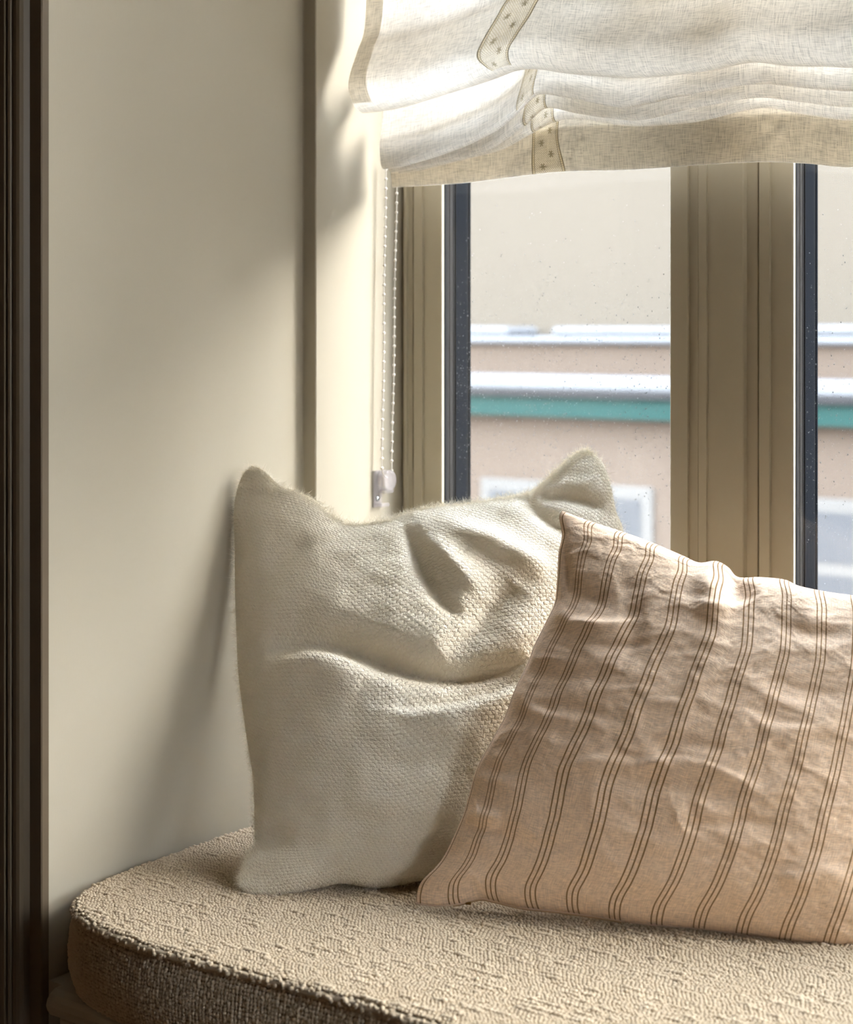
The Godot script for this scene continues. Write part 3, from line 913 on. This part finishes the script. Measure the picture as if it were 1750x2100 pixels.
func chain() -> void:
	var c := thing("bead_chain", "white plastic bead chain hanging in a loop beside the left window jamb", "chain", Vector3(0.012, 0.91, 0.05))
	var o := -c.position
	var white := mat(Color(0.93, 0.91, 0.87), 0.35, 0.5)
	var bead := SphereMesh.new()
	bead.radius = 0.0022
	bead.height = 0.0044
	bead.radial_segments = 12
	bead.rings = 6
	var runs := [[Vector3(0.012, 1.318, 0.0490), Vector3(0.012, 0.9177, 0.0570)], [Vector3(0.012, 1.318, 0.0250), Vector3(0.012, 0.9131, 0.0360)]]
	for r in runs:
		var pts := PackedVector3Array()
		for k in 25:
			var p: Vector3 = r[0].lerp(r[1], k / 24.0)
			p.x += 0.0006 * sin(k * 0.5)
			pts.append(p + o)
		if r == runs[0]:
			for q in [Vector3(0.012, 0.910, 0.055), Vector3(0.012, 0.9055, 0.050), Vector3(0.012, 0.9040, 0.0455)]:
				pts.append(q + o)
		obj("cord", tube(pts, 0.0009, 6), white, c)
		var len_: float = r[0].distance_to(r[1])
		for k in int(len_ / 0.0126) + 1:
			var f := k * 0.0126 / len_
			var p: Vector3 = r[1].lerp(r[0], f)
			p.x += 0.0006 * sin((1.0 - f) * 12.0)
			var m := obj("bead", bead, white, c)
			m.position = p + o
	# clear plastic guide that the chain runs through
	var g := thing("chain_guide", "clear plastic chain guide screwed to the window jamb under the bead chain", "chain guide", Vector3(0, 0.868, 0.055))
	o = -g.position
	var clear := mat(Color(0.80, 0.77, 0.78, 0.32), 0.12, 0.6)
	clear.transparency = BaseMaterial3D.TRANSPARENCY_ALPHA
	obj("plate", box(Vector3(0.0, 0.866, 0.046) + o, Vector3(0.004, 0.914, 0.064) + o, 0.001), clear, g)
	obj("foot", box(Vector3(0.0, 0.8665, 0.042) + o, Vector3(0.014, 0.8715, 0.062) + o, 0.0015), clear, g)
	obj("arm", box(Vector3(0.002, 0.884, 0.034) + o, Vector3(0.015, 0.889, 0.054) + o, 0.002), clear, g)
	var xf := Transform3D(Basis(Vector3(0, 0, 1), Vector3(1, 0, 0), Vector3(0, 1, 0)), Vector3(0.004, 0.901, 0.046) + o)
	obj("housing", lathe(ext([Vector2(0.0001, 0.0), Vector2(0.0125, 0.0), Vector2(0.0135, 0.001), Vector2(0.0135, 0.004), Vector2(0.0115, 0.006), Vector2(0.0115, 0.008), Vector2(0.0135, 0.010), Vector2(0.0135, 0.0125), Vector2(0.0125, 0.0135), Vector2(0.0001, 0.0135)]), xf, 32), clear, g)
	var steel := mat(Color(0.75, 0.77, 0.76), 0.2, 0.6)
	steel.metallic = 1.0
	xf.origin = Vector3(0.004, 0.8775, 0.0565) + o
	var screw := obj("screw", lathe(ext([Vector2(0.0001, 0.0), Vector2(0.0036, 0.0), Vector2(0.0036, 0.0006), Vector2(0.0030, 0.0014), Vector2(0.0016, 0.0020), Vector2(0.0001, 0.0022)]), xf, 20), steel, g)
	obj("slot", box(Vector3(0.0056, 0.8770, 0.0545) + o, Vector3(0.0063, 0.8780, 0.0585) + o), dark_metal, screw)

func wool_pillow() -> void:
	var m := mat(Color(0.96, 0.92, 0.835), 0.95, 0.1)
	m.rim_enabled = true
	m.rim = 0.5
	m.heightmap_enabled = true
	m.heightmap_texture = weave_texture(1024, 21, 28, 0.4, 0.22, 51)
	m.heightmap_scale = 0.22
	m.uv1_scale = Vector3(3.6, 4.2, 1)
	var root := thing("wool_cushion", "fluffy off-white woven wool cushion leaning in the corner against the left wall", "cushion", Vector3(0.2828, 0.5078, 0.3545))
	root.basis = Basis(Vector3(0.7612, 0.0000, -0.6485), Vector3(-0.2596, 0.9164, -0.3046), Vector3(0.5943, 0.4002, 0.6976))
	var l := table(ext([Vector2(-0.1826, -0.0010), Vector2(-0.1842, 0.0126), Vector2(-0.1770, 0.0325), Vector2(-0.1679, 0.0465), Vector2(-0.1692, 0.0570), Vector2(-0.1716, 0.1153), Vector2(-0.1804, 0.1686), Vector2(-0.1900, 0.2328), Vector2(-0.1943, 0.2903), Vector2(-0.1966, 0.3471), Vector2(-0.1975, 0.3916), Vector2(-0.1988, 0.4298), Vector2(-0.1959, 0.4534), Vector2(-0.1885, 0.4730), Vector2(-0.1770, 0.4822)]))
	var r := table(ext([Vector2(0.1826, 0.0010), Vector2(0.1996, 0.0544), Vector2(0.2182, 0.1226), Vector2(0.2382, 0.1990), Vector2(0.2566, 0.2788), Vector2(0.2650, 0.3383), Vector2(0.2628, 0.3938), Vector2(0.2565, 0.4191), Vector2(0.2536, 0.4512), Vector2(0.2460, 0.4828), Vector2(0.2281, 0.5011)]))
	var b := table(ext([Vector2(-0.1826, -0.0010), Vector2(-0.1736, -0.0116), Vector2(-0.1566, -0.0140), Vector2(-0.1277, -0.0112), Vector2(-0.0992, -0.0063), Vector2(-0.0737, -0.0019), Vector2(-0.0409, -0.0076), Vector2(-0.0121, -0.0053), Vector2(0.0115, -0.0013), Vector2(0.0715, -0.0001), Vector2(0.1347, -0.0035), Vector2(0.1826, 0.0010)]))
	var t := table(ext([Vector2(-0.1770, 0.4822), Vector2(-0.1607, 0.4741), Vector2(-0.1460, 0.4586), Vector2(-0.1286, 0.4508), Vector2(-0.1055, 0.4410), Vector2(-0.0825, 0.4219), Vector2(-0.0625, 0.4091), Vector2(-0.0366, 0.4089), Vector2(-0.0134, 0.4137), Vector2(0.0158, 0.4242), Vector2(0.0480, 0.4303), Vector2(0.0803, 0.4332), Vector2(0.1335, 0.4424), Vector2(0.1606, 0.4500), Vector2(0.1889, 0.4757), Vector2(0.2140, 0.4968), Vector2(0.2281, 0.5011)]))
	var folds := [
		crease([Vector2(0.0033, 0.4047), Vector2(0.0179, 0.3530), Vector2(0.0337, 0.3153), Vector2(0.0524, 0.2883), Vector2(0.0691, 0.2864)], -0.021, 0.011, 0.008, 1.3),
		crease([Vector2(0.0257, 0.3909), Vector2(0.0544, 0.3468), Vector2(0.0868, 0.3090)], 0.012, 0.016, 0.01, 2),
		crease([Vector2(0.1296, 0.3200), Vector2(0.1001, 0.2917), Vector2(0.0737, 0.2610), Vector2(0.0369, 0.2392)], -0.02, 0.02, 0.02, 1.7),
		crease([Vector2(-0.1607, 0.2529), Vector2(-0.1279, 0.2630), Vector2(-0.0895, 0.2620), Vector2(-0.0511, 0.2470), Vector2(-0.0021, 0.2231), Vector2(0.0525, 0.2113), Vector2(0.0968, 0.2151), Vector2(0.1419, 0.2322)], -0.025, 0.014, 0.01, 1.3),
		crease([Vector2(-0.1662, 0.2596), Vector2(-0.1059, 0.2644), Vector2(-0.0511, 0.2487), Vector2(0.0089, 0.2230), Vector2(0.0692, 0.2155), Vector2(0.1364, 0.2334)], -0.016, 0.02, 0.018, 1.8),
		crease([Vector2(-0.1497, 0.2417), Vector2(-0.1005, 0.2466), Vector2(-0.0405, 0.2209)], 0.012, 0.008, 0.03, 1.6),
		crease([Vector2(-0.0194, 0.1787), Vector2(0.0351, 0.1811), Vector2(0.0847, 0.1912), Vector2(0.1353, 0.2123)], -0.016, 0.022, 0.006, 1.4),
		crease([Vector2(-0.0413, 0.1693), Vector2(0.0183, 0.1673), Vector2(0.0731, 0.1756), Vector2(0.1345, 0.1964)], 0.01, 0.01, 0.03, 1.8),
		crease([Vector2(0.0363, 0.4009), Vector2(0.0623, 0.3936), Vector2(0.1038, 0.3743), Vector2(0.1701, 0.3340)], 0.017, 0.015, 0.016, 2),
		crease([Vector2(0.1498, 0.4347), Vector2(0.1742, 0.4045), Vector2(0.2126, 0.3745)], -0.018, 0.011, 0.012, 1.5),
		crease([Vector2(0.1616, 0.4376), Vector2(0.2049, 0.4343), Vector2(0.2444, 0.4160)], -0.014, 0.01, 0.012, 1.6),
		crease([Vector2(-0.1532, 0.3489), Vector2(-0.1282, 0.3718), Vector2(-0.1057, 0.3833)], -0.005, 0.016, 0.016, 2),
		crease([Vector2(-0.1718, 0.0485), Vector2(-0.1509, 0.0501), Vector2(-0.1221, 0.0444)], -0.008, 0.01, 0.012, 1.5),
		crease([Vector2(-0.0745, 0.0855), Vector2(0.0052, 0.0788), Vector2(0.0645, 0.0933)], 0.008, 0.03, 0.03, 2),
	]
	var thick := func(s: float, q: float):
		var e := pow(4.0 * s * (1.0 - s), 0.5) * pow(q, 0.42) * pow(1.0 - q, 0.72) * 2.13
		return 0.070 * e * (1.0 - 0.35 * s * (1.0 - q)) - 0.035 * q * q
	var back := func(s: float, q: float):
		return 0.075 * pow(4.0 * s * (1.0 - s), 0.55) * pow(4.0 * q * (1.0 - q), 0.55) + 0.035 * q * q
	var lumps := noise(14.0, 12, 2)
	var f := cushion_face(280, 280, l, r, b, t, thick, folds, 0.05, 1.0, lumps, 0.0025, 0.075, false, 0.04)
	var mesh := grid(280, 280, f[0], f[1])
	var bk := cushion_face(60, 60, l, r, b, t, back, [], 0.05, -1.0, lumps, 0.0, 0.075)
	grid(60, 60, bk[0], bk[1], true, mesh)
	obj("cover", mesh, m, root)
	# loose wool fibres
	var st := new_st()
	var pp := [Vector3(0, 0, 0), Vector3(0.12, 0.35, 0), Vector3(0.02, 0.7, 0.12), Vector3(-0.16, 1.0, 0.22)]
	for k in 3:
		var r0: float = 0.016 * (1.0 - k * 0.3)
		var r1: float = 0.016 * (1.0 - (k + 1) * 0.3)
		for q in 3:
			var a := TAU * q / 3.0
			var a2 := TAU * (q + 1) / 3.0
			var c0 := Vector3(cos(a), 0, sin(a))
			var c1 := Vector3(cos(a2), 0, sin(a2))
			quad(st, pp[k] + c0 * r0, pp[k] + c1 * r0, pp[k + 1] + c1 * r1, pp[k + 1] + c0 * r1, c0 + c1)
	var hair := done(st)
	var fibre := mat(Color(0.96, 0.925, 0.85), 0.9, 0.1)
	fibre.backlight_enabled = true
	fibre.backlight = Color(0.5, 0.5, 0.47)
	rng.seed = 4
	var where: Array[Transform3D] = []
	var v: PackedVector3Array = f[0]
	var nn: PackedVector3Array = mesh.surface_get_arrays(0)[Mesh.ARRAY_NORMAL]
	for k in 64000:
		var i := rng.randi_range(0, 280)
		var j := rng.randi_range(0, 280)
		if k % 9 == 0:
			j = rng.randi_range(268, 280)
		elif k % 9 == 1:
			i = rng.randi_range(0, 12) if rng.randf() < 0.6 else rng.randi_range(268, 280)
		var at := j * 281 + i
		var up := (nn[at] + Vector3(rng.randfn(0, 0.9), rng.randfn(0, 0.9), rng.randfn(0, 0.9))).normalized()
		var x := up.cross(Vector3(rng.randf() - 0.5, rng.randf() - 0.5, rng.randf() - 0.5)).normalized()
		var len_ := 0.0035 + 0.0085 * pow(rng.randf(), 2.4)
		var jit := Vector3(rng.randf_range(-0.001, 0.001), rng.randf_range(-0.001, 0.001), 0)
		where.append(Transform3D(Basis(x * len_, up * len_, x.cross(up) * len_), v[at] + jit - up * 0.0008))
	many("fuzz", hair, fibre, where, root)

func linen_pillow() -> void:
	rng.seed = 91
	var w := 2048
	var h := 1024
	var n := noise(1.0, 61, 2)
	var d := PackedByteArray()
	d.resize(w * h * 4)
	var rel := PackedByteArray()
	rel.resize(w * h)
	var line := PackedFloat32Array()
	line.resize(w)
	for x in w:
		var s := (float(x) / w - 0.09) / 0.0905
		var e := (s - roundf(s)) * 0.0905
		var k := 0.0
		for c in [-0.0115, 0.0, 0.0115]:
			k = maxf(k, 1.0 - smoothstep(0.0010, 0.0019, absf(e - c)))
		line[x] = k
	for y in h:
		for x in w:
			var hz := n.get_noise_2d(x * 0.02, y * 0.9)
			var vz := n.get_noise_2d(x * 0.45 + 500.0, y * 0.02)
			var g := 1.0 + 0.13 * hz + 0.13 * vz
			var k := line[x] * (0.82 + 0.25 * hz)
			var o := (y * w + x) * 4
			d[o] = int(clampf(lerpf(0.92, 0.45, k) * g, 0, 1) * 255)
			d[o + 1] = int(clampf(lerpf(0.81, 0.32, k) * g, 0, 1) * 255)
			d[o + 2] = int(clampf(lerpf(0.695, 0.17, k) * g, 0, 1) * 255)
			d[o + 3] = 255
			rel[y * w + x] = int(clampf(0.5 + 0.35 * (hz + vz), 0, 1) * 255)
	var m := mat(Color.WHITE, 0.85, 0.2)
	m.albedo_texture = rgba_texture(w, h, d)
	m.heightmap_enabled = true
	m.heightmap_texture = grey_texture(w, h, rel)
	m.heightmap_scale = 0.025
	m.rim_enabled = true
	m.rim = 0.3
	var root := thing("linen_cushion", "blush linen cushion with thin brown triple stripes leaning on the wool cushion", "cushion", Vector3(0.5369, 0.5060, 0.3151))
	root.basis = Basis(Vector3(0.9217, 0.0000, -0.3879), Vector3(-0.1620, 0.9087, -0.3848), Vector3(0.3525, 0.4175, 0.8375))
	var l := table(ext([Vector2(-0.2291, -0.0010), Vector2(-0.2291, 0.0086), Vector2(-0.2251, 0.0211), Vector2(-0.2106, 0.0373), Vector2(-0.2012, 0.0532), Vector2(-0.1882, 0.0873), Vector2(-0.1832, 0.1082), Vector2(-0.1766, 0.1401), Vector2(-0.1632, 0.1696), Vector2(-0.1515, 0.1946), Vector2(-0.1427, 0.2245), Vector2(-0.1315, 0.2526), Vector2(-0.1246, 0.2749), Vector2(-0.1132, 0.3029), Vector2(-0.1059, 0.3229), Vector2(-0.1052, 0.3516), Vector2(-0.1055, 0.3801), Vector2(-0.1030, 0.4005), Vector2(-0.1076, 0.4203), Vector2(-0.1049, 0.4289)]))
	var r := table(ext([Vector2(0.2291, 0.0001), Vector2(0.2399, 0.0304), Vector2(0.2569, 0.0870), Vector2(0.2721, 0.1641), Vector2(0.2829, 0.2334), Vector2(0.2889, 0.2893), Vector2(0.2882, 0.3264)]))
	var b := table(ext([Vector2(-0.2291, -0.0010), Vector2(-0.2119, -0.0022), Vector2(-0.1859, 0.0012), Vector2(-0.1625, 0.0083), Vector2(-0.1466, 0.0070), Vector2(-0.1179, 0.0030), Vector2(-0.0841, 0.0022), Vector2(-0.0432, 0.0001), Vector2(0.0026, -0.0034), Vector2(0.0525, -0.0032), Vector2(0.1018, -0.0054), Vector2(0.1499, -0.0084), Vector2(0.1862, -0.0096), Vector2(0.2028, -0.0070), Vector2(0.2167, -0.0041), Vector2(0.2291, 0.0001)]))
	var t := table(ext([Vector2(-0.1049, 0.4289), Vector2(-0.0785, 0.4193), Vector2(-0.0453, 0.4089), Vector2(-0.0071, 0.3960), Vector2(0.0307, 0.3805), Vector2(0.0494, 0.3728), Vector2(0.0676, 0.3751), Vector2(0.0808, 0.3684), Vector2(0.0914, 0.3579), Vector2(0.1146, 0.3587), Vector2(0.1402, 0.3569), Vector2(0.1555, 0.3505), Vector2(0.1859, 0.3451), Vector2(0.2109, 0.3424), Vector2(0.2407, 0.3377), Vector2(0.2654, 0.3349), Vector2(0.2882, 0.3264)]))
	var folds := [
		crease([Vector2(-0.1850, 0.0925), Vector2(-0.1663, 0.0877), Vector2(-0.1400, 0.0845)], 0.005, 0.008, 0.008, 2),
		crease([Vector2(-0.1866, 0.0814), Vector2(-0.1652, 0.0754), Vector2(-0.1294, 0.0802)], -0.004, 0.006, 0.008, 2),
		crease([Vector2(-0.1734, 0.1402), Vector2(-0.1492, 0.1340), Vector2(-0.1185, 0.1409)], -0.004, 0.008, 0.008, 2),
		crease([Vector2(-0.1015, 0.3540), Vector2(-0.0729, 0.3274), Vector2(-0.0296, 0.3128)], -0.006, 0.01, 0.012, 2),
		crease([Vector2(-0.1039, 0.3903), Vector2(-0.0942, 0.3653), Vector2(-0.0840, 0.3325)], -0.005, 0.006, 0.008, 2),
		crease([Vector2(0.0730, 0.3681), Vector2(0.0840, 0.3441), Vector2(0.1051, 0.3181)], -0.008, 0.012, 0.014, 2),
		crease([Vector2(0.0522, 0.3674), Vector2(0.0636, 0.3326), Vector2(0.0750, 0.2957)], 0.006, 0.014, 0.014, 2),
		crease([Vector2(0.1454, 0.3517), Vector2(0.1608, 0.3256), Vector2(0.1661, 0.2891)], 0.004, 0.014, 0.014, 2),
		crease([Vector2(-0.1101, 0.3205), Vector2(-0.0816, 0.2945), Vector2(-0.0387, 0.2855)], 0.004, 0.008, 0.01, 2),
		crease([Vector2(-0.1265, 0.2496), Vector2(-0.0989, 0.2350), Vector2(-0.0411, 0.2326)], -0.003, 0.008, 0.008, 2),
		crease([Vector2(-0.1396, 0.2120), Vector2(-0.1065, 0.1928), Vector2(-0.0643, 0.1848)], 0.003, 0.008, 0.008, 2),
		crease([Vector2(0.1394, 0.0367), Vector2(0.1771, 0.0534), Vector2(0.2099, 0.0488)], 0.006, 0.012, 0.012, 2),
		crease([Vector2(-0.0358, 0.1358), Vector2(0.0403, 0.1207), Vector2(0.1140, 0.1205)], -0.003, 0.012, 0.012, 2),
		crease([Vector2(-0.0816, 0.2945), Vector2(-0.0443, 0.2907), Vector2(-0.0026, 0.2967)], 0.0035, 0.004, 0.007, 2),
		crease([Vector2(-0.0749, 0.2733), Vector2(-0.0325, 0.2672), Vector2(0.0089, 0.2727)], -0.003, 0.005, 0.006, 2),
		crease([Vector2(-0.0260, 0.3456), Vector2(-0.0131, 0.2973), Vector2(-0.0160, 0.2495)], -0.004, 0.012, 0.014, 2),
		crease([Vector2(0.0171, 0.3254), Vector2(0.0642, 0.3154), Vector2(0.1153, 0.3196)], 0.003, 0.005, 0.008, 2),
		crease([Vector2(-0.1177, 0.2026), Vector2(-0.0758, 0.2022), Vector2(-0.0337, 0.1916)], -0.0035, 0.006, 0.008, 2),
		crease([Vector2(-0.0156, 0.1370), Vector2(0.0342, 0.1500), Vector2(0.0792, 0.1428), Vector2(0.1188, 0.1256)], 0.003, 0.004, 0.008, 2),
		crease([Vector2(-0.1602, 0.0782), Vector2(-0.1075, 0.0620), Vector2(-0.0569, 0.0631)], -0.003, 0.008, 0.008, 2),
		crease([Vector2(0.0036, 0.1582), Vector2(0.0485, 0.1683), Vector2(0.0885, 0.1631)], -0.003, 0.006, 0.008, 2),
		crease([Vector2(0.1077, 0.1942), Vector2(0.1472, 0.1863), Vector2(0.1959, 0.1965)], 0.003, 0.005, 0.01, 2),
		crease([Vector2(0.0417, 0.0819), Vector2(0.1000, 0.0954), Vector2(0.1579, 0.0897)], -0.003, 0.008, 0.01, 2),
		crease([Vector2(-0.0971, 0.1321), Vector2(-0.0466, 0.1452), Vector2(-0.0007, 0.1429)], 0.003, 0.006, 0.008, 2),
		crease([Vector2(0.1359, 0.2982), Vector2(0.1761, 0.2895), Vector2(0.2083, 0.2961)], -0.0035, 0.008, 0.01, 2),
		crease([Vector2(0.1168, 0.2352), Vector2(0.1665, 0.2275), Vector2(0.2106, 0.2348)], -0.003, 0.01, 0.012, 2),
	]
	var thick := func(s: float, q: float):
		var e := pow(4.0 * s * (1.0 - s), 0.5) * pow(4.0 * q * (1.0 - q), 0.5)
		return 0.058 * e
	var back := func(s: float, q: float):
		return 0.036 * pow(4.0 * s * (1.0 - s), 0.6) * pow(4.0 * q * (1.0 - q), 0.6)
	var lumps := noise(9.0, 22, 3)
	lumps.fractal_type = FastNoiseLite.FRACTAL_RIDGED
	lumps.domain_warp_enabled = true
	lumps.domain_warp_amplitude = 0.05
	lumps.domain_warp_frequency = 8.0
	var f := cushion_face(260, 260, l, r, b, t, thick, folds, 0.05, 1.0, lumps, 0.0022, 0.0, true, 0.03)
	var mesh := grid(260, 260, f[0], f[1])
	var bk := cushion_face(60, 60, l, r, b, t, back, [], 0.05, -1.0, lumps, 0.0, 0.0, true)
	grid(60, 60, bk[0], bk[1], true, mesh)
	obj("cover", mesh, m, root)
	var seam := mat(Color(0.86, 0.76, 0.66), 0.85, 0.2)
	for c in [b]:
		var pts := PackedVector3Array()
		for k in range(0, 257, 2):
			pts.append(Vector3(c[k].x, c[k].y, 0))
		obj("seam", tube(pts, 0.0008, 6), seam, root)
	# zip along the lower seam, its pull showing near the left corner
	var zp := PackedVector3Array()
	for k in range(22, 120):
		zp.append(Vector3(b[k].x, b[k].y - 0.0012, -0.001))
	var zip_m := mat(Color(0.74, 0.62, 0.48), 0.7)
	var z := obj("zip", tube(zp, 0.0009, 6), zip_m, root)
	var brass := mat(Color(0.52, 0.38, 0.18), 0.4, 0.5)
	brass.metallic = 0.8
	var at := zp[9]
	obj("zip_pull", box(at + Vector3(-0.003, -0.0022, -0.0005), at + Vector3(0.003, 0.001, 0.0015), 0.0005), brass, z)
